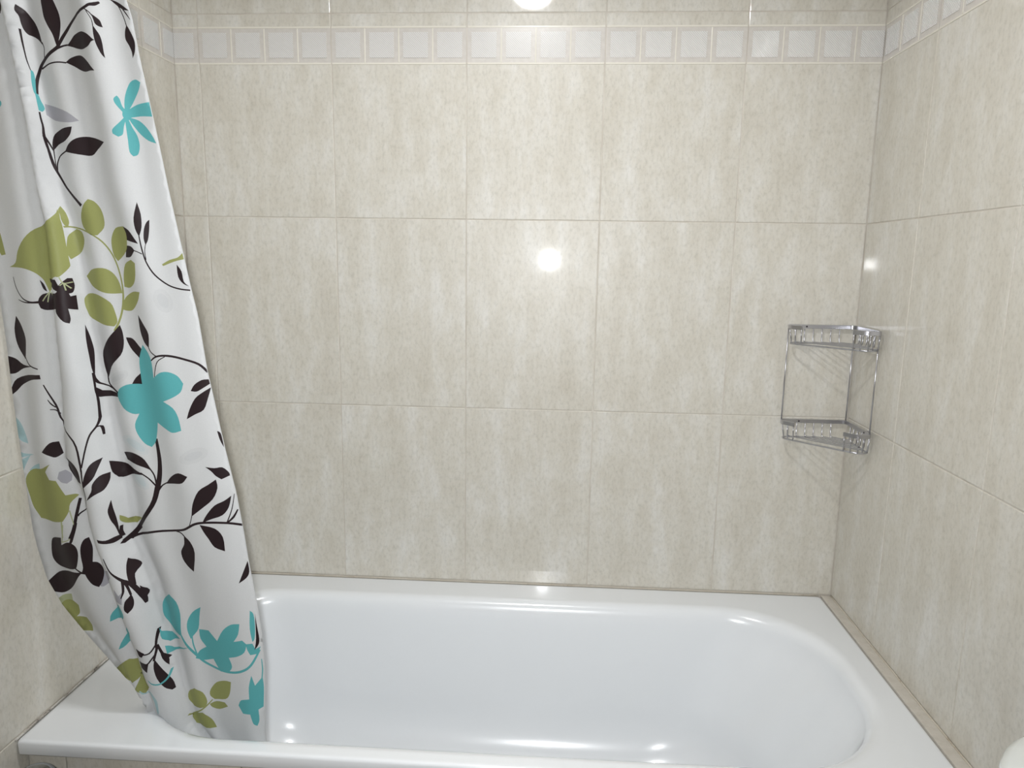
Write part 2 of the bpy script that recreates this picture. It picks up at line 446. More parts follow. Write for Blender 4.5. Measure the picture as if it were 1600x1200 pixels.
# ------------------------------------------------------------------ chrome corner caddy
caddy = link('corner_caddy', None, loc=(0, 0, 0))
tag(caddy, 'two-tier chrome wire corner shelf fixed in the right-hand tiled corner', 'shelf')
CX, CY = XR - 0.0085, -0.0085
def tier(ztop, zfloor):
    L, Rr = CX - 0.156, CY - 0.150
    rail = fillet([(1.437, -0.052, ztop), (1.4155, -0.029, ztop), (L + 0.0, CY - 0.002, ztop), (L + 0.012, CY, ztop), (CX, CY, ztop), (CX, Rr + 0.012, ztop), (CX - 0.004, Rr, ztop), (1.541, Rr - 0.001, ztop), (1.519, -0.137, ztop)], 0.011)
    bm = bmesh.new(); sweep(bm, rail, 0, flat=(0.0015, 0.0047))
    bmesh.ops.bevel(bm, geom=bm.edges[:], offset=0.0004, segments=1, affect='EDGES')
    link('rail', from_bm('rail', bm), M_CHROME, caddy)
    # floor frame of round wire
    fr = fillet([(CX - 0.07, CY - 0.001, zfloor), (1.425, CY - 0.002, zfloor), (1.421, -0.030, zfloor), (1.545, Rr + 0.004, zfloor), (CX - 0.003, Rr + 0.006, zfloor), (CX - 0.001, -0.06, zfloor)], 0.012)
    bm = bmesh.new(); sweep(bm, fr, 0.0020, 8)
    link('floor_frame', from_bm('floor_frame', bm, True), M_CHROME, caddy)
    # wires: down from the back rail, across the floor parallel to the front, up to the right rail
    for k in range(6):
        xb = 1.4375 + 0.0205 * k
        d = CX - xb
        pts = fillet([(xb, CY, ztop), (xb, CY - 0.001, zfloor + 0.0025), (CX - 0.001, CY - d * 0.99, zfloor + 0.0025), (CX, CY - d * 0.99, ztop)], 0.005, 3)
        bm = bmesh.new(); sweep(bm, pts, 0.0014, 6)
        link('wire', from_bm('wire', bm, True), M_CHROME, caddy)
    # short guard loops at both front ends
    for a, b in (((1.4165, -0.027), (1.4225, -0.030)), ((1.425, -0.0395), (1.4285, -0.038)), ((1.436, -0.0505), (1.4385, -0.048)),
                 ((1.521, -0.139), (1.523, -0.135)), ((1.531, -0.149), (1.534, -0.146)), ((1.543, Rr - 0.001), (1.547, Rr + 0.004)), ((1.556, Rr - 0.0005), (1.557, Rr + 0.005)), ((CX - 0.003, Rr + 0.004), (CX - 0.004, Rr + 0.008))):
        bm = bmesh.new(); sweep(bm, [(a[0], a[1], ztop), (b[0], b[1], zfloor)], 0.0013, 6)
        link('guard_wire', from_bm('guard_wire', bm, True), M_CHROME, caddy)
    for loc, ax in (((1.462, CY - 0.0014, ztop), 'y'), ((CX - 0.0014, -0.118, ztop), 'x')):
        bm = bmesh.new(); lathe(bm, [(0.0, 0.0012), (0.0016, 0.0010), (0.0024, 0.0)], 12)
        o = link('screw', from_bm('screw', bm, True), M_SCREW, caddy, loc)
        o.rotation_euler = (math.pi/2, 0, 0) if ax == 'y' else (0, -math.pi/2, 0)
    # stand-off pads between rail and tiles
    for a in ((1.462, CY + 0.0045, 0), (CX + 0.0045, -0.118, 1)):
        bm = bmesh.new()
        if a[2] == 0: box(bm, a[0]-0.004, a[0]+0.004, CY + 0.001, 0.0, ztop-0.004, ztop+0.004)
        else: box(bm, CX + 0.001, XR, a[1]-0.004, a[1]+0.004, ztop-0.004, ztop+0.004)
        link('wall_pad', from_bm('wall_pad', bm), M_CHROME, caddy)
tier(1.2405, 1.2010)
tier(1.0090, 0.9690)
for x, y in ((1.4195, -0.0105), (CX, CY), (CX - 0.002, CY - 0.139)):
    bm = bmesh.new(); sweep(bm, [(x, y, 1.2405), (x, y, 1.0080)], 0.0018, 8)
    link('post', from_bm('post', bm, True), M_CHROME, caddy)

# ------------------------------------------------------------------ shower curtain with printed leaves and flowers
EDGE_L = [(2.19, -0.052), (1.35, -0.0545), (1.2725, -0.0533), (1.2352, -0.0531), (1.1403, -0.0555), (1.0696, -0.0552), (0.9982, -0.0548), (0.9043, -0.0567), (0.8649, -0.0538), (0.8086, -0.0463), (0.7543, -0.0249), (0.7008, 0.0093), (0.667, 0.032), (0.5845, 0.0873), (0.5308, 0.1265), (0.5, 0.15), (0.4, 0.175)]
EDGE_R = [(2.19, 0.125), (1.7589, 0.2116), (1.7349, 0.2179), (1.6839, 0.2236), (1.6433, 0.2295), (1.5555, 0.2426), (1.4889, 0.2513), (1.389, 0.2662), (1.3336, 0.2746), (1.2906, 0.2821), (1.2034, 0.29), (1.1756, 0.2943), (1.0728, 0.3093), (0.9904, 0.3236), (0.9196, 0.3303), (0.8554, 0.335), (0.776, 0.343), (0.7205, 0.347), (0.6528, 0.3472), (0.5007, 0.334), (0.4, 0.333)]
FOLD_M = [(2.19, -0.005), (1.7599, 0.0393), (1.6706, 0.0451), (1.5904, 0.0568), (1.4921, 0.0585), (1.4413, 0.0741), (1.3783, 0.0802), (1.2752, 0.0839), (1.217, 0.0912), (1.1663, 0.0986), (1.1168, 0.0985), (1.0856, 0.1028), (1.0383, 0.1088), (0.9747, 0.116), (0.8928, 0.1144), (0.8105, 0.1377), (0.7173, 0.1524), (0.6511, 0.167), (0.514, 0.1923), (0.4, 0.26)]
FOLD_N = [(2.19, -0.022), (1.76, 0.0213), (1.6597, 0.0334), (1.4852, 0.0429), (1.4281, 0.0481), (1.3524, 0.0469), (1.1725, 0.0417), (1.0472, 0.0329), (0.9868, 0.0571), (0.9212, 0.0615), (0.8603, 0.0739), (0.7638, 0.0939), (0.6739, 0.112), (0.5324, 0.1292), (0.4, 0.19)]
# printed motifs and painted show-through shadows: (ink, outline in 0.1 mm of x, z on the cloth[, stroke widths])
PRINT = [
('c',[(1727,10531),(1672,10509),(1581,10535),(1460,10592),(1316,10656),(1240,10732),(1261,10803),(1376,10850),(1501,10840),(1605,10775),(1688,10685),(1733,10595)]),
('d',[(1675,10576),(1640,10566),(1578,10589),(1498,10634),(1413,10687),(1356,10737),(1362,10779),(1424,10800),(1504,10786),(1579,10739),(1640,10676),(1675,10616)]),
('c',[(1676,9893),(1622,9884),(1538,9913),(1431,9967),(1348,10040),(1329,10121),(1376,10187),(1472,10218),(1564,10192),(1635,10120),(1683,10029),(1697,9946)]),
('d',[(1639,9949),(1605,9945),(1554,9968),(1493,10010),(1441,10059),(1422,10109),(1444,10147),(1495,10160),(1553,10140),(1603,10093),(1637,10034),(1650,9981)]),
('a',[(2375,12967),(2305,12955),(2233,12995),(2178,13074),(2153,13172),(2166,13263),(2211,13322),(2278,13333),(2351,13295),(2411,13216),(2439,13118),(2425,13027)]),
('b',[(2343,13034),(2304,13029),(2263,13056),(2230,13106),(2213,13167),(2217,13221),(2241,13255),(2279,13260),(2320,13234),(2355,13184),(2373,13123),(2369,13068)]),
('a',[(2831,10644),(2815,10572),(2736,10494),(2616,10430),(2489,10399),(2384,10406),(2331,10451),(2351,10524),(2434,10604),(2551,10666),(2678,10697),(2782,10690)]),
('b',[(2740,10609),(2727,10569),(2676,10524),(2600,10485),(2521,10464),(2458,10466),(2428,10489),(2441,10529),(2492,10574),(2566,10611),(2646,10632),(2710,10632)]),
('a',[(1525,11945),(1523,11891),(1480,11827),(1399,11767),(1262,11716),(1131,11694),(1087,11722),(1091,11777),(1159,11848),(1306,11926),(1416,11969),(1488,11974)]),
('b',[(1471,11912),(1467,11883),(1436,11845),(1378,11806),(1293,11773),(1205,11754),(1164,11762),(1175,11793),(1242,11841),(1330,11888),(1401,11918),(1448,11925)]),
('Y',[(600,16155),(785,16106),(1000,16023),(1158,15901),(1008,15871),(741,15910),(612,15988)]),  # leaf of a fold behind, its shadowy show-through painted in grey
('Y',[(210,10099),(241,10210),(326,10242),(408,10163),(411,10055),(348,10003),(268,10028)]),
('Y',[(711,8373),(993,8488),(1023,8348),(755,8085),(672,8071),(671,8181)]),
('P',[(-364,7626),(-239,7742),(-46,7789),(-57,7563),(-220,7525),(-306,7505)]),
('L',[(-589,11158),(-496,11011),(-433,10783),(-410,10635),(-532,10699),(-584,10903)]),
('L',[(-637,10796),(-604,10763),(-610,10592),(-641,10654)]),
('L',[(-617,10565),(-513,10462),(-311,10451),(-520,10396),(-602,10419)]),
('L',[(-595,10331),(-499,10380),(-405,10425),(-515,10236),(-603,9981),(-616,10130)]),
('L',[(-463,10152),(-360,10239),(-184,10316),(-218,10204),(-381,10119)]),
('T',[(-644,10016),(-608,9898),(-593,9770),(-634,9781)]),
('K',[(397,17544),(421,17524),(464,17488),(527,17408),(604,17304),(653,17191),(675,17095),(694,16998),(612,17085),(523,17130),(473,17148),(443,17204),(426,17291),(416,17382),(396,17452)]),
('K',[(690,17039),(722,16955),(708,16875),(703,16814)],[18,15,15,18]),
('K',[(883,17781),(814,17703),(779,17613),(782,17508),(795,17375),(846,17252),(902,17144),(932,17036),(953,16949),(982,17039),(1011,17149),(1033,17285),(1028,17405),(999,17510),(961,17614),(928,17705)]),
('K',[(1718,17555),(1659,17520),(1591,17502),(1521,17456),(1232,17323),(1081,17154),(990,17012),(935,16935),(749,16823),(611,16706),(545,16551),(530,16403),(535,16280)],[27,52,37,37,40,43,46,49,52,52,40,27,21]),
('K',[(1525,17450),(1597,17393),(1643,17331)],[15,12,12]),
('K',[(1620,17375),(1675,17336),(1716,17296),(1734,17239),(1745,17205),(1700,17211),(1657,17244),(1639,17304)]),
('K',[(1553,17417),(1615,17302),(1628,17210)],[11,9,12]),
('K',[(1624,17226),(1663,17161),(1703,17086),(1725,16982),(1734,16861),(1748,16771),(1709,16817),(1673,16894),(1639,16998),(1625,17104)]),
('K',[(1092,16981),(1146,17048),(1235,17131),(1392,17152),(1502,17119),(1564,17075),(1609,17030),(1638,17017),(1585,16993),(1527,16932),(1403,16908),(1279,16932),(1173,16964)]),
('K',[(941,16931),(1037,16975),(1104,16993)],[34,24,24]),
('K',[(1048,16741),(1125,16810),(1240,16842),(1349,16821),(1461,16736),(1533,16653),(1590,16589),(1519,16595),(1389,16598),(1278,16630),(1168,16688),(1090,16723)]),
('K',[(613,16665),(771,16719),(934,16741),(1056,16737)],[27,20,20,21]),
('K',[(1836,17617),(1910,17581),(1980,17507),(2043,17366),(2080,17238)],[15,14,14,14,15]),
('K',[(1842,17617),(1942,17585),(2034,17533),(2145,17449),(2057,17464),(1980,17508),(1908,17563)]),
('K',[(2042,17477),(2098,17402),(2149,17327)],[18,18,6]),
('K',[(2079,17258),(2121,17190),(2166,17095),(2192,17001),(2178,16881),(2133,16791),(2125,16883),(2086,16978),(2039,17061),(2043,17167)]),
('K',[(421,17202),(438,16962),(458,16748),(484,16617)],[11,9,8,6]),
('T',[(480,16633),(501,16610),(516,16514),(522,16399),(531,16278),(514,16303),(493,16459)]),
('T',[(520,16297),(544,16276),(568,16182),(598,16087),(578,16028),(554,16042),(541,16140)]),
('T',[(-11,16177),(27,16168),(50,16147),(48,16105),(18,16072),(-31,16079)]),
('K',[(164,17577),(185,17583),(195,17542),(193,17461),(179,17404),(152,17400)]),
('T',[(1943,16019),(1947,16183),(1980,16325),(2049,16453),(2146,16490),(2218,16449),(2184,16348),(2102,16212),(1995,16046)]),
('T',[(1950,15972),(1868,16076),(1824,16146),(1817,16204),(1857,16250),(1889,16200),(1917,16098),(1967,16032)]),
('T',[(1974,16045),(2132,16131),(2335,16167),(2364,15955),(2168,15961),(1988,15933)]),
('T',[(1939,15948),(1857,15846),(1773,15752),(1772,15689),(1844,15646),(1902,15686),(1922,15805),(1958,15926)]),
('T',[(1979,15944),(2135,15899),(2258,15792),(2349,15651),(2387,15564),(2265,15605),(2142,15700),(2035,15838)]),
('T',[(1939,15936),(1949,15761),(1960,15596),(1970,15431),(2016,15368),(2082,15402),(2115,15534),(2091,15675),(2032,15790),(1978,15928)]),
('T',[(1925,16064),(1996,16070),(2051,16002),(2008,15911),(1946,15897),(1911,15968)]),
('K',[(1050,15811),(1012,15695),(905,15604),(748,15553),(648,15462),(649,15587),(698,15710),(864,15784)]),
('K',[(875,15443),(964,15553),(1090,15637),(1233,15668),(1387,15645),(1587,15574),(1409,15478),(1293,15389),(1144,15394),(1004,15415)]),
('K',[(654,15492),(658,15323),(660,15190)],[18,13,15]),
('K',[(895,15450),(754,15385),(689,15276),(674,15166)],[23,20,20,25]),
('K',[(559,16020),(581,15834),(584,15669),(603,15483),(649,15201),(755,14984),(862,14835),(1060,14623)],[10,13,20,20,36,38,41,51]),
('K',[(581,15672),(619,15559),(650,15467)],[20,18,20]),
('G',[(698,14613),(750,14512),(785,14388),(778,14295),(754,14317),(724,14456),(696,14549)]),
('G',[(-287,13644),(-119,13719),(-29,13897),(136,14099),(324,14251),(597,14373),(685,14476),(691,14559),(721,14456),(747,14283),(770,14034),(795,13758),(790,13644),(698,13505),(616,13492),(440,13292),(407,13261),(378,13369),(338,13472),(227,13572),(29,13632)]),
('K',[(-235,13486),(-190,13306),(-66,13155),(110,13089),(266,13099)],[13,18,20,23,25]),
('K',[(-175,13119),(3,13080),(264,13081)],[10,20,23]),
('K',[(300,13451),(349,13382),(381,13261),(335,13305)]),
('K',[(242,13086),(275,13177),(365,13236),(596,13238),(652,13270),(459,13382),(434,13472),(641,13459),(678,13366),(727,13429),(772,13484),(807,13483),(818,13363),(808,13261),(775,13237),(786,13193),(824,13210),(832,12974),(757,12995),(772,12839),(759,12758),(693,12792),(603,12919),(595,12991),(357,12961),(266,12993)]),
('P',[(306,13107),(349,13177),(411,13259)],[15,15,15]),
('P',[(370,13091),(384,13163),(411,13259)],[15,15,15]),
('P',[(447,13168),(439,13228),(412,13267)],[15,15,15]),
('P',[(694,13500),(733,13404),(810,13422)],[15,15,15]),
('P',[(734,13409),(752,13289)],[15,15]),
('P',[(734,13409),(797,13321)],[15,15]),
('P',[(692,13366),(734,13409)],[15,15]),
('G',[(1091,14623),(1176,14725),(1261,14689),(1342,14580),(1381,14420),(1366,14282),(1270,14167),(1168,14173),(1031,14291),(1009,14440)]),
('G',[(867,14267),(971,14217),(1001,14091),(931,13938),(843,13835),(803,13781),(782,13883),(775,14034),(785,14174)]),
('G',[(751,14289),(827,14291),(1076,14228),(1287,14105),(1427,13919),(1514,13692),(1558,13436),(1560,13203),(1521,12968),(1459,12784),(1384,12632)],[25,23,23,23,23,23,25,30,30,30,41]),
('K',[(1756,14307),(1864,14245),(1948,14122),(1999,14039),(1884,14072),(1781,14102)]),
('K',[(1760,14015),(1872,13998),(1931,13936),(1841,13836),(1712,13827)]),
('G',[(1748,14309),(1803,14196),(1793,14047),(1736,13922),(1534,13763),(1479,13844),(1456,13995),(1470,14147),(1559,14285)]),
('G',[(1830,13788),(1911,13736),(1889,13547),(1833,13418),(1714,13342),(1599,13354),(1607,13540),(1670,13720)]),
('G',[(937,13515),(1076,13621),(1293,13650),(1423,13588),(1504,13461),(1541,13319),(1549,13250),(1394,13241),(1249,13265),(1039,13362)]),
('G',[(887,13176),(961,13236),(1174,13211),(1359,13098),(1415,12942),(1436,12785),(1383,12706),(1198,12732),(949,12819),(893,12953),(875,13086)]),
('G',[(1934,13278),(1874,13137),(1725,12986),(1611,12964),(1530,12984),(1550,13099),(1625,13204),(1782,13280)]),
('K',[(2020,14680),(2064,14494),(2064,14297),(2022,14148),(1974,14270),(1965,14442)]),
('K',[(2175,14416),(2163,14251),(2138,14101),(2101,14021),(2081,14125),(2094,14273),(2131,14373)]),
('K',[(2019,14173),(2043,13975),(2095,13751),(2203,13551),(2381,13401),(2559,13340),(2731,13319)],[15,20,20,23,23,23,23]),
('K',[(2102,14038),(2084,13926),(2093,13789)],[10,10,13]),
('K',[(1919,13936),(1982,13912),(2043,13881)],[13,13,15]),
('K',[(2551,13725),(2619,13620),(2644,13456),(2721,13380),(2630,13425),(2561,13531)]),
('G',[(2313,13724),(2439,13794),(2573,13834),(2650,13905),(2668,13810),(2516,13770),(2328,13697)]),
('G',[(-421,14186),(-385,14186),(-364,14047),(-336,13844),(-416,13827),(-456,13944)]),
('K',[(-300,12847),(-195,12702),(-113,12496),(-143,12306),(-193,12126),(-307,12265),(-365,12425),(-367,12640)]),
('K',[(-196,12180),(-101,12042),(101,11984)],[20,25,20]),
('K',[(-570,12181),(-424,12125),(-273,12029),(-13,12019),(-286,11963),(-459,11872),(-578,11864)]),
('K',[(-587,11477),(-548,11631),(-446,11781),(-167,11863),(124,11888),(132,11818),(-82,11787),(-337,11689),(-474,11573)]),
('K',[(867,12725),(908,12531),(941,12315),(952,12104),(967,11843),(938,12008),(905,12274),(880,12512)]),
('K',[(956,11899),(976,11801),(1034,11715),(1299,11579)],[15,20,23,30]),
('K',[(1466,12732),(1498,12600),(1500,12414),(1439,12228),(1238,12028),(1100,11819),(1064,11983),(1051,12147),(1075,12285),(1189,12432),(1363,12614)]),
('K',[(1100,11902),(1114,11708),(1299,11579)],[30,25,36]),
('K',[(1827,12908),(1936,12750),(2015,12598),(1990,12371),(1900,12457),(1836,12638)]),
('K',[(1968,12410),(2021,12307),(2115,12238)],[15,18,20]),
('K',[(1539,12525),(1645,12508),(1754,12392),(1833,12318),(1769,12151),(1625,12307),(1561,12440)]),
('K',[(1997,12158),(2121,12238),(2301,12250),(2546,12195),(2775,12119),(2911,11984)],[20,30,36,36,38,41]),
('K',[(2251,12235),(2126,12153),(2057,11988),(2025,11850)],[13,15,15,15]),
('K',[(1571,11741),(1637,11849),(1740,11937),(1745,11727)]),
('K',[(969,11711),(1020,11617),(1319,11567),(1307,11505),(1039,11505),(985,11543)]),
('K',[(1893,10803),(1914,10462),(1890,10173),(1825,9912),(1700,9589),(1348,9149),(1172,8929)],[56,76,86,91,76,81,91]),
('T',[(1844,12415),(1962,12276),(2008,12119),(2007,11869),(2147,11967),(2281,11982),(2423,11915),(2506,11787),(2455,11647),(2323,11553),(2153,11479),(2308,11376),(2385,11212),(2417,10987),(2266,10947),(2147,11001),(1973,11096),(1933,10921),(1876,10745),(1794,10648),(1683,10714),(1584,10885),(1560,11052),(1640,11231),(1538,11233),(1394,11326),(1285,11507),(1332,11638),(1484,11729),(1629,11745),(1732,11741),(1724,11931),(1733,12176)]),
('K',[(2620,11665),(2687,11771),(2808,11852),(2916,11863),(2934,11791),(2825,11718),(2719,11658)]),
('K',[(2945,11729),(2888,11542),(2814,11353),(2663,11269),(2519,11185),(2575,11349),(2683,11541),(2821,11651)]),
('K',[(2996,10985),(3045,10950),(3072,10824),(3086,10699),(3032,10826)]),
('K',[(163,11724),(298,11377),(364,11090),(666,10798),(735,10441),(746,10275)],[20,28,28,33,36,30]),
('K',[(197,11471),(238,11395),(293,11336)],[10,20,20]),
('K',[(212,11300),(288,11289),(340,11219)],[13,18,23]),
('K',[(951,11926),(984,11604),(989,11297),(977,11062),(895,10893),(837,10684),(758,10345)],[13,13,15,23,23,23,25]),
('K',[(962,11018),(1005,11016),(1028,10873)],[20,20,13]),
('K',[(1023,10489),(968,10309),(899,10132),(742,9976),(760,10107),(841,10328),(914,10427)]),
('K',[(1095,10220),(1090,10083),(1036,9940),(922,9868),(757,9747),(879,9927),(897,10050),(986,10184)]),
('K',[(373,10497),(578,10427),(689,10271),(704,10055),(449,10103),(364,10303)]),
('K',[(-24,10548),(140,10718),(270,10743),(305,10529),(202,10464),(115,10493)]),
('K',[(749,10303),(742,10018),(730,9715),(576,9442)],[30,23,18,10]),
('K',[(508,9732),(433,9450),(355,9160),(266,8978)],[41,46,51,56]),
('K',[(723,9609),(500,9470),(446,9404)],[10,23,23]),
('P',[(335,9517),(368,9278),(381,9173)],[23,15,13]),
('P',[(161,9344),(113,8984)],[36,30]),
('G',[(-541,9944),(-495,10089),(-387,10178),(-157,10218),(105,10346),(-34,10187),(35,10053),(177,10055),(254,9899),(307,9797),(447,9814),(501,9792),(363,9648),(319,9488),(211,9335),(151,9295),(-115,9240),(-393,9259),(-486,9458),(-517,9672)]),
('K',[(1220,10511),(1457,10543),(1627,10461),(1717,10317),(1753,10230),(1638,10290),(1457,10347),(1277,10380)]),
('K',[(1726,10274),(1793,10144),(1818,9970)],[23,25,30]),
('K',[(1079,10410),(1167,10338),(1342,10276),(1572,10188),(1640,10153),(1405,10143),(1213,10071),(1146,10092),(1107,10208)]),
('K',[(1572,10188),(1699,10089),(1815,9941)],[25,23,30]),
('K',[(2451,10179),(2344,10057),(2169,10025),(1992,10000),(2114,10140),(2286,10233)]),
('K',[(2064,10044),(1927,9971),(1834,9867)],[20,23,41]),
('K',[(2767,10361),(2919,10343),(3046,10354),(3139,10265),(3156,10207),(3024,10145),(2937,10203),(2863,10287)]),
('K',[(2933,10143),(2950,9990),(2851,9785),(2638,9603),(2444,9451),(2492,9686),(2616,9925),(2791,10044)]),
('K',[(2461,9491),(2426,9383),(2378,9257)],[15,13,15]),
('K',[(3158,9847),(3104,9638),(2989,9495),(2788,9416),(2626,9341),(2711,9487),(2868,9669),(3037,9758)]),
('K',[(1189,8926),(1638,9087),(2005,9123),(2249,9175),(2493,9314),(2725,9351),(3057,9352),(3303,9301)],[46,41,38,41,43,41,41,43]),
('K',[(3206,9878),(3151,9606),(3057,9361)],[10,15,20]),
('K',[(3241,9593),(3166,9458),(3057,9352)],[20,36,25]),
('K',[(1100,9742),(1107,9600),(1122,9412),(1129,9226),(1126,9061),(1103,9244),(1069,9382),(1052,9537),(1073,9646)]),
('G',[(1147,9428),(1190,9316),(1435,9315),(1284,9192),(1185,9225),(1146,9325)]),
('K',[(2574,9303),(2837,9246),(2965,9090),(2980,8824),(2803,8894),(2709,9043),(2632,9173)]),
('K',[(2076,9122),(2182,9100),(2261,9030)],[19,23,26]),
('K',[(2127,8737),(2218,8893),(2234,9064),(2358,8957),(2419,8749),(2342,8369),(2233,8453),(2146,8580)]),
('K',[(3329,8625),(3342,8415),(3287,8298),(3162,8205),(3228,8370)]),
('K',[(1383,9159),(1196,8972),(1141,8895)],[90,71,39]),
('K',[(871,9062),(994,9033),(1078,9062),(1142,9076),(1142,8999),(1072,8961),(965,8978),(889,9000)]),
('K',[(1147,9231),(1139,9130),(1143,9027)],[19,26,32]),
('K',[(1213,8630),(1287,8519),(1326,8426),(1301,8326),(1332,8144),(1270,8191),(1231,8343),(1212,8515)]),
('K',[(1361,8101),(1429,7935),(1415,7832),(1388,7911)]),
('K',[(943,8708),(1024,8476),(1159,8309),(1291,8162),(1388,7918),(1427,7751)],[13,23,39,51,45,16]),
('Y',[(1058,8136),(1132,8011),(1196,8085),(1168,7839),(1059,7895)]),
('K',[(1188,8271),(1201,8084),(1164,7960)],[32,32,13]),
('K',[(1272,8072),(1317,7886),(1307,7749),(1244,7669),(1195,7744),(1215,7895),(1276,7981)]),
('K',[(1211,8237),(1253,8133),(1287,7993)],[32,29,23]),
('T',[(767,7385),(812,7558),(1100,7840),(1165,7663),(1125,7539)]),
('T',[(1186,7401),(1208,7198),(985,6903),(864,6832),(948,7029)]),
('K',[(1538,7195),(1539,6939),(1548,6845),(1518,6651)],[23,23,29,29]),
('K',[(1539,6939),(1468,6821),(1329,6824)],[19,26,26]),
('K',[(1552,6927),(1607,6724),(1666,6586)],[19,23,45]),
('K',[(1543,6777),(1456,6643),(1410,6607)],[23,23,26]),
('K',[(1524,6687),(1612,6450),(1720,6180),(1759,5998),(1719,5983),(1621,6083),(1538,6282),(1509,6502)]),
('K',[(1282,6950),(1408,6838),(1356,6760),(1303,6794)]),
('K',[(1276,6661),(1444,6612),(1395,6425),(1276,6507)]),
('K',[(1575,6829),(1659,6609),(1680,6465),(1611,6635)]),
('G',[(572,6253),(956,6596),(1068,6601),(1227,6576),(1160,6314),(1108,6193),(791,5990),(674,6111)]),
('G',[(1155,6290),(1355,6079),(1195,5876),(1041,5973),(1107,6116)]),
('T',[(1705,6379),(1677,6252),(1571,6165),(1438,6178),(1372,6241)],[19,29,32,29,16]),
('L',[(1331,5943),(1424,5770),(1409,5457)],[58,84,39]),
('L',[(1124,5953),(1196,5865),(1355,5958)],[13,23,29]),
('G',[(-313,7523),(-214,7634),(-81,7653),(63,7566),(40,7402),(-32,7317),(178,7320),(254,7177),(234,7024),(63,7043),(-28,7133),(35,6988),(-149,7264),(-242,7388)]),
('K',[(401,9285),(360,9130),(291,8949),(246,8874)],[44,47,51,34]),
('K',[(-255,8825),(-167,8918),(62,8972),(25,8814),(195,8907),(302,8889),(367,8810),(376,8669),(327,8480),(263,8400),(57,8353),(-161,8351),(-277,8438),(-304,8585)]),
('P',[(171,9240),(122,9048),(58,8866)],[27,24,24]),
('P',[(83,8893),(202,8939),(277,8989)],[17,17,14]),
('K',[(257,8427),(329,8376),(406,8331)],[34,30,41]),
('K',[(564,9002),(593,8886),(604,8767),(588,8543),(660,8521),(721,8430),(734,8308),(700,8156),(648,8061),(555,8115),(487,8220),(452,8312),(385,8323),(431,8445),(419,8648),(430,8828),(488,8961)]),
('K',[(-487,7975),(-401,8074),(-219,8220),(39,8304),(231,8325),(409,8348),(317,8258),(139,8044),(-91,7853),(-250,7792),(-441,7850)]),
('T',[(1791,7867),(1925,7732),(1974,7489),(1955,7201),(1955,7033),(1748,7114),(1592,7293),(1548,7500),(1581,7672)]),
('T',[(2375,7659),(2327,7463),(2277,7207),(2169,7059),(2118,6991),(2072,7164),(2087,7347),(2195,7531)]),
('T',[(1537,7190),(1600,7068),(1902,6964),(1652,6857),(1578,6974)]),
('T',[(1612,6827),(1702,6719),(2078,6818),(1730,6668),(1659,6664),(1643,6668)]),
('T',[(1937,7071),(2027,6875),(2188,6664),(2354,6492),(2638,6394),(2887,6382),(3096,6448),(3254,6577),(3412,6866)],[32,45,51,48,48,48,48,42,29]),
('T',[(2143,7040),(2153,6874),(2197,6684)],[23,26,26]),
('T',[(2287,7192),(2487,7202),(2644,7015),(2785,7254),(2956,7389),(3113,7412),(3072,7202),(2972,7040),(3136,7082),(3209,6999),(3151,6833),(3007,6736),(2841,6690),(2884,6503),(2804,6373),(2635,6362),(2546,6525),(2513,6605),(2322,6555),(2165,6594),(2248,6745),(2395,6842),(2294,7000)]),
('T',[(3195,7008),(3304,7011),(3344,6892),(3433,6933),(3368,6791),(3253,6779),(3210,6887)]),
('T',[(3304,7665),(3357,7589),(3368,7347),(3346,7107),(3306,7044),(3282,7319)]),
('K',[(3382,7593),(3399,7342),(3419,7094),(3398,6974),(3329,6874),(3368,7103)]),
('T',[(3234,6351),(3276,6131),(3409,6294),(3411,6062),(3369,5643),(3286,5601),(3280,5369),(3235,5240),(3174,5302),(3143,5514),(3004,5519),(2927,5679),(2991,5804),(3154,5845),(3170,6107)]),
('T',[(3424,6673),(3423,6458),(3395,6244)],[13,19,19]),
('G',[(1904,5806),(2079,5953),(2227,5876),(2290,5674),(2219,5554),(1998,5525),(1893,5642)]),
('G',[(2372,5929),(2513,6101),(2697,6174),(2822,6167),(2772,5915),(2669,5768),(2428,5719),(2353,5798)]),
('G',[(2327,5617),(2463,5678),(2637,5684),(2697,5609),(2506,5510),(2373,5542)]),
('G',[(1946,5365),(2189,5442),(2331,5289),(2401,5090),(2217,5086),(1983,5125),(1935,5278)]),
('G',[(2388,5709),(2237,5552),(1970,5353),(1891,5363)],[19,26,26,23]),
]
def interp(tab, z):
    # tab: list of (z, value) with z descending
    if z >= tab[0][0]: return tab[0][1]
    for (za, a), (zb, b) in zip(tab, tab[1:]):
        if z >= zb:
            t = (za - z) / (za - zb)
            return a + (b - a) * t
    return tab[-1][1]
CURTAIN_Y = [(2.19, -0.668), (1.6, -0.645), (1.0, -0.622), (0.70, -0.598), (0.55, -0.583), (0.40, -0.56)]
def fold_depth(x, z):
    """how far the cloth bulges towards the room at cloth position x, z"""
    xl, xn, xm, xr = (interp(T, z) for T in (EDGE_L, FOLD_N, FOLD_M, EDGE_R))
    low = min(1.0, max(0.0, (1.5 - z) / 0.7))
    a = 0.015 + 0.017 * low
    if z < 0.75: a *= max(0.45, 1 - (0.75 - z) * 2.6)
    if x <= xn:
        t = (xn - x) / max(0.02, xn - xl)
        return 0.014 * math.sin(5.4 * min(t, 1.3)) * (0.6 + 0.4 * low)
    if x <= xm:
        t = (x - xn) / max(0.004, xm - xn)
        return a * max(0.0, math.sin(math.pi * t)) ** 0.75
    t = (x - xm) / max(0.02, xr - xm)
    v = -0.9 * a * (t / 0.07) * math.exp(1 - t / 0.07)
    return v + 0.006 * math.sin(9.5 * t + 0.9 * z) * min(1.0, t * 4) + 0.004 * math.sin(17 * t - 1.7 * z) * min(1.0, t * 4) * (1 - 0.6 * low)
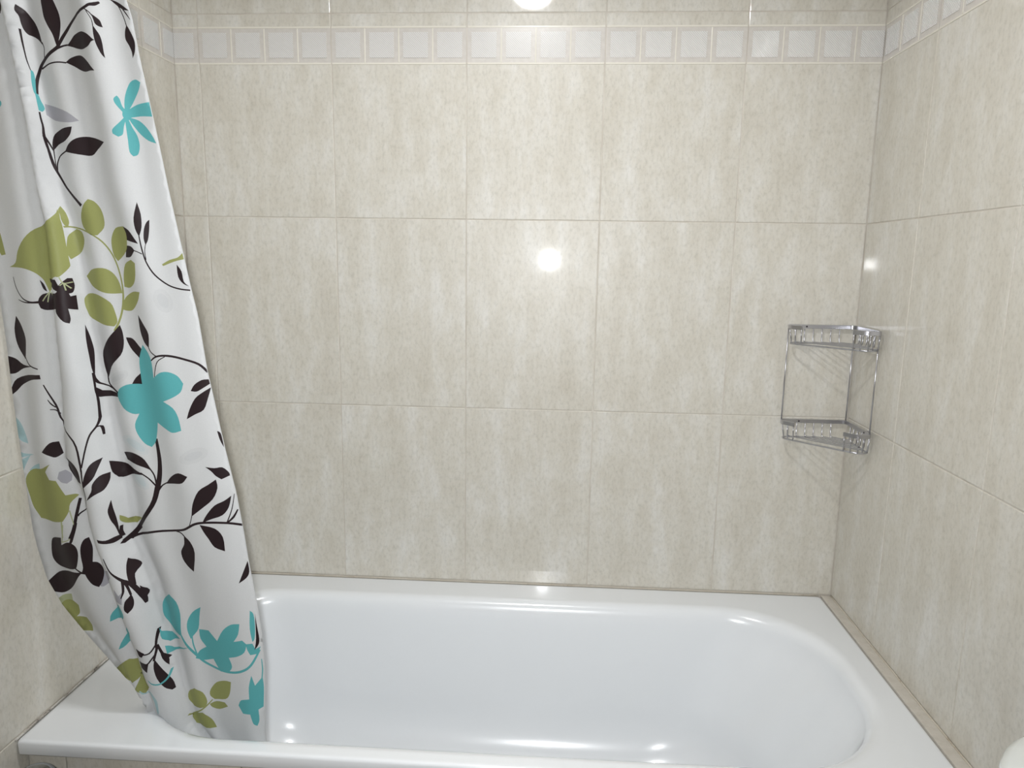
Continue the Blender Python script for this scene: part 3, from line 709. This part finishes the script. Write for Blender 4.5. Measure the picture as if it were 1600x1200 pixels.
def cloth_y(x, z):
    return interp(CURTAIN_Y, z) - fold_depth(x, z)

def smooth_closed(P, corner=52):
    n = len(P); out = []
    V = [Vector(p) for p in P]
    sharp = []
    for i in range(n):
        a, b = V[i] - V[i-1], V[(i+1) % n] - V[i]
        sharp.append(a.length > 0 and b.length > 0 and math.degrees(a.angle(b)) > corner)
    for i in range(n):
        p0, p1, p2, p3 = V[i-1], V[i], V[(i+1) % n], V[(i+2) % n]
        t1 = Vector((0, 0)) if sharp[i] else (p2 - p0) * 0.5
        t2 = Vector((0, 0)) if sharp[(i+1) % n] else (p3 - p1) * 0.5
        if sharp[i]: t1 = (p2 - p1) * 0.8
        if sharp[(i+1) % n]: t2 = (p2 - p1) * 0.8
        for k in range(3):
            t = k / 3.0
            h = (2*t**3 - 3*t**2 + 1, t**3 - 2*t**2 + t, -2*t**3 + 3*t**2, t**3 - t**2)
            out.append(p1*h[0] + t1*h[1] + p2*h[2] + t2*h[3])
    return [(p.x, p.y) for p in out]
def stroke(P, Wd):
    V = [Vector(p) for p in P]; n = len(V)
    C, Wc = [], []
    for i in range(n - 1):
        p0, p1, p2, p3 = V[max(i-1, 0)], V[i], V[i+1], V[min(i+2, n-1)]
        t1, t2 = (p2 - p0) * 0.5, (p3 - p1) * 0.5
        for k in range(4):
            t = k / 4.0
            h = (2*t**3 - 3*t**2 + 1, t**3 - 2*t**2 + t, -2*t**3 + 3*t**2, t**3 - t**2)
            C.append(p1*h[0] + t1*h[1] + p2*h[2] + t2*h[3]); Wc.append(Wd[i] + (Wd[i+1]-Wd[i])*t)
    C.append(V[-1]); Wc.append(Wd[-1])
    l, r = [], []
    for i, c in enumerate(C):
        d = C[min(i+1, len(C)-1)] - C[max(i-1, 0)]
        if d.length == 0: continue
        d.normalize(); nn = Vector((-d.y, d.x)) * Wc[i] * 0.5
        l.append(c + nn); r.append(c - nn)
    return [(p.x, p.y) for p in l + r[::-1]]
SHAPES = []
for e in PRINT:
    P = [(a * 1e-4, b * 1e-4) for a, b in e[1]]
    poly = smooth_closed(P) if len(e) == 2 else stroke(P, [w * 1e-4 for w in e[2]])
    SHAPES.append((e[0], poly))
# the print repeats upwards, above the picture, towards the rod
for ink, poly in list(SHAPES):
    zs = [p[1] for p in poly]
    if min(zs) > 1.01 and max(zs) < 1.40:
        up = [(p[0] - 0.045, p[1] + 0.78) for p in poly]
        SHAPES.append((ink, up))
C_TOP, C_BOT = 2.185, 0.43
def inside(poly, x, z):
    c = False; j = len(poly) - 1
    for i in range(len(poly)):
        xi, zi = poly[i]; xj, zj = poly[j]
        if (zi > z) != (zj > z) and x < (xj - xi) * (z - zi) / (zj - zi) + xi: c = not c
        j = i
    return c
pts, edges = [], []
def add_loop(poly):
    b = len(pts)
    pts.extend(poly)
    n = len(poly)
    edges.extend((b + i, b + (i + 1) % n) for i in range(n))
zs = [C_TOP + (C_BOT - C_TOP) * k / 140 for k in range(141)]
outline = [(interp(EDGE_L, z), z) for z in zs] + [(interp(EDGE_R, z), z) for z in zs[::-1]]
b0 = len(pts)
# outline with points along the top and the bottom too
top_n = 24
bot = [(interp(EDGE_L, C_BOT) + (interp(EDGE_R, C_BOT) - interp(EDGE_L, C_BOT)) * k / top_n, C_BOT) for k in range(1, top_n)]
top = [(interp(EDGE_R, C_TOP) + (interp(EDGE_L, C_TOP) - interp(EDGE_R, C_TOP)) * k / top_n, C_TOP) for k in range(1, top_n)]
domain = outline[:141] + bot + outline[141:] + top
add_loop(domain)
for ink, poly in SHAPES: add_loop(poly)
CELL = 0.0016                     # keep grid points a little away from printed outlines
near = set()
for p in pts:
    for dx in (-1, 0, 1):
        for dz in (-1, 0, 1): near.add((int(p[0] / CELL) + dx, int(p[1] / CELL) + dz))
for i, z in enumerate(zs[1:-1]):
    xl, xr = interp(EDGE_L, z), interp(EDGE_R, z)
    xs = set(xl + (xr - xl) * (k + 0.5 * (i % 2)) / 44 for k in range(1, 44))
    for x in xs:
        if (int(x / CELL), int(z / CELL)) not in near: pts.append((x, z))
res = delaunay_2d_cdt([Vector(p) for p in pts], edges, [], 0, 5e-5)
V2, F2 = res[0], res[2]
bbs = [(min(p[0] for p in q), max(p[0] for p in q), min(p[1] for p in q), max(p[1] for p in q)) for _, q in SHAPES]
verts = [(v.x, cloth_y(v.x, v.y), v.y) for v in V2]
faces, mats = [], []
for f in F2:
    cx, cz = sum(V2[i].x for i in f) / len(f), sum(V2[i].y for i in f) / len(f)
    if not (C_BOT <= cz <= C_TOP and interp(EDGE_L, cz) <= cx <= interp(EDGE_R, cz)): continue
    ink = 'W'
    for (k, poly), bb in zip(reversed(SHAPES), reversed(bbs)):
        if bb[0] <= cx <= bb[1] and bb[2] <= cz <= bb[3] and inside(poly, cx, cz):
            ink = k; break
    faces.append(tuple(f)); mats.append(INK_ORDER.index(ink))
me = bpy.data.meshes.new('shower_curtain_cloth')
me.from_pydata(verts, [], faces)
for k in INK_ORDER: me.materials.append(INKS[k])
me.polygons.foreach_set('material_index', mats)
me.polygons.foreach_set('use_smooth', [True] * len(faces))
bm = bmesh.new(); bm.from_mesh(me)
bmesh.ops.delete(bm, geom=[v for v in bm.verts if not v.link_faces], context='VERTS')
for f in bm.faces:
    if f.normal.y > 0: f.normal_flip()
bm.to_mesh(me); bm.free(); me.update()
ROD_Z = 2.22
curtain = link('shower_curtain', None, loc=(0, 0, 0))
tag(curtain, 'white shower curtain printed with dark leaves, teal flowers and olive leaves', 'curtain')
cloth = link('curtain_cloth', me, None, curtain)
md = cloth.modifiers.new('thickness', 'SOLIDIFY'); md.thickness = 0.0007; md.offset = 1
# stitched hem along the free right edge
bm = bmesh.new()
pr = []
for z in zs:
    x = interp(EDGE_R, z)
    pr.append(((x - 0.0005, cloth_y(x - 0.0005, z), z)))
sweep(bm, pr, 0.0008, 6)
link('edge_hem', from_bm('edge_hem', bm, True), INKS['W'], curtain)
for k in range(6):
    x = -0.035 + 0.028 * k
    bm = bmesh.new()
    sweep(bm, [(x, -0.668 + 0.024*math.cos(a), ROD_Z - 0.012 + 0.027*math.sin(a)) for a in [2*math.pi*j/20 for j in range(20)]], 0.0016, 6, closed=True)
    link('curtain_ring', from_bm('curtain_ring', bm, True), M_CHROME, curtain)
rod = link('curtain_rod', None, loc=(0, 0, 0))
tag(rod, 'straight chrome shower curtain rod spanning wall to wall above the bathtub', 'rod')
bm = bmesh.new(); sweep(bm, [(XL + 0.004, -0.668, ROD_Z), (XR - 0.004, -0.668, ROD_Z)], 0.0125, 20)
link('rod_tube', from_bm('rod_tube', bm, True), M_CHROME, rod)
for x, s in ((XL, 1), (XR, -1)):
    bm = bmesh.new(); lathe(bm, [(0.0, 0.014), (0.017, 0.014), (0.022, 0.010), (0.026, 0.0), (0.0, 0.0)], 28)
    o = link('end_flange', from_bm('end_flange', bm, True), M_CHROME, rod, (x, -0.668, ROD_Z))
    o.rotation_euler = (0, s * math.pi / 2, 0)

# ------------------------------------------------------------------ ceiling lamp (seen only as reflections in the tiles)
lamp = link('ceiling_lamp', None, loc=(0.758, -0.885, ZC))
tag(lamp, 'round white ceiling dome lamp mirrored as a bright spot in the tiles above the border', 'lamp')
bm = bmesh.new(); lathe(bm, [(0.0, 0.0), (0.077, 0.0), (0.082, -0.008), (0.082, -0.022), (0.072, -0.026), (0.0, -0.026)], 48)
bmesh.ops.recalc_face_normals(bm, faces=bm.faces[:])
link('lamp_base', from_bm('lamp_base', bm, True), M_CERAMIC, lamp)
bm = bmesh.new(); lathe(bm, [(0.066, -0.027)] + [(0.066*math.cos(a), -0.027 - 0.045*math.sin(a)) for a in [math.radians(d) for d in range(10, 90, 10)]] + [(0.0, -0.072)], 48)
bmesh.ops.recalc_face_normals(bm, faces=bm.faces[:])
link('lamp_dome', from_bm('lamp_dome', bm, True), M_LAMP, lamp)

# ------------------------------------------------------------------ toilet against the right wall, only its cistern corner is in view
toilet = link('toilet', None, loc=(0, 0, 0))
tag(toilet, 'white ceramic toilet, rounded corner of its cistern just showing at the lower right edge', 'toilet')
def loft(name, L, mat, parent, n_cap=True):
    bm = bmesh.new(); rings = [[bm.verts.new(p) for p in lp] for lp in L]
    for A, B in zip(rings, rings[1:]):
        n = len(A)
        for k in range(n): bm.faces.new((A[k], A[(k+1) % n], B[(k+1) % n], B[k]))
    bm.faces.new(rings[0][::-1]); bm.faces.new(rings[-1])
    bmesh.ops.recalc_face_normals(bm, faces=bm.faces[:])
    return link(name, from_bm(name, bm, True), mat, parent)
QX0, QX1, QY0, QY1, QZ = 1.378, XR - 0.002, -1.290, -0.885, 0.816
def ql(i, z, rf=0.155): return [(x, y, z) for x, y in rrect(QX0 + i, QX1 - max(0, i)*0.3, QY0 + i, QY1 - i, (rf, 0.02, 0.02, rf), 10)]
loft('cistern', [ql(0.030, 0.40, 0.12), ql(0.020, 0.46, 0.13), ql(0.010, 0.62), ql(0.006, QZ - 0.045)], M_CERAMIC, toilet)
loft('cistern_lid', [ql(0.004, QZ - 0.044), ql(0.0, QZ - 0.040), ql(0.0, QZ - 0.018), ql(0.002, QZ - 0.011), ql(0.007, QZ - 0.005), ql(0.014, QZ - 0.0015), ql(0.024, QZ, 0.135)], M_CERAMIC, toilet)
bm = bmesh.new(); lathe(bm, [(0.026, QZ), (0.026, QZ + 0.004), (0.021, QZ + 0.006), (0.0, QZ + 0.006)], 24, 1.48, -1.09)
link('flush_button', from_bm('flush_button', bm, True), M_CHROME, toilet)
def oval(cx, a, b, z, n=40, back=None):
    out = []
    for k in range(n):
        t = 2 * math.pi * k / n
        x, y = cx + a * math.cos(t), -1.09 + b * math.sin(t)
        out.append((min(x, back) if back else x, y, z))
    return out
loft('bowl', [oval(1.22, 0.20, 0.105, 0.0), oval(1.22, 0.19, 0.10, 0.03), oval(1.22, 0.17, 0.09, 0.15), oval(1.18, 0.22, 0.14, 0.28), oval(1.17, 0.25, 0.175, 0.37), oval(1.17, 0.255, 0.18, 0.395)], M_CERAMIC, toilet)
loft('seat_lid', [oval(1.155, 0.245, 0.182, 0.397, back=1.355), oval(1.155, 0.25, 0.187, 0.405, back=1.36), oval(1.155, 0.25, 0.187, 0.425, back=1.36), oval(1.155, 0.235, 0.172, 0.437, back=1.35), oval(1.155, 0.12, 0.09, 0.442)], M_CERAMIC, toilet)

# ------------------------------------------------------------------ slim steel canister in the corner by the bathtub
can = link('steel_canister', None, loc=(0.0135, -0.748, 0))
tag(can, 'dark polished steel canister with domed lid beside the left wall, below the tub edge', 'canister')
bm = bmesh.new(); lathe(bm, [(0.0, 0.012), (0.036, 0.012), (0.036, 0.508), (0.0, 0.508)], 36)
bmesh.ops.recalc_face_normals(bm, faces=bm.faces[:])
link('canister_body', from_bm('canister_body', bm, True), M_DCHROME, can)
bm = bmesh.new(); lathe(bm, [(0.038, 0.499), (0.039, 0.505), (0.038, 0.511)] + [(0.0375*math.cos(a), 0.512 + 0.034*math.sin(a)) for a in [math.radians(d) for d in range(8, 90, 8)]] + [(0.0, 0.546)], 36)
bmesh.ops.recalc_face_normals(bm, faces=bm.faces[:])
link('lid', from_bm('lid', bm, True), M_DCHROME, can)
bm = bmesh.new(); lathe(bm, [(0.0, 0.0), (0.039, 0.0), (0.039, 0.014), (0.0, 0.014)], 36)
bmesh.ops.recalc_face_normals(bm, faces=bm.faces[:])
link('rubber_foot', from_bm('rubber_foot', bm), M_RUBBER, can)
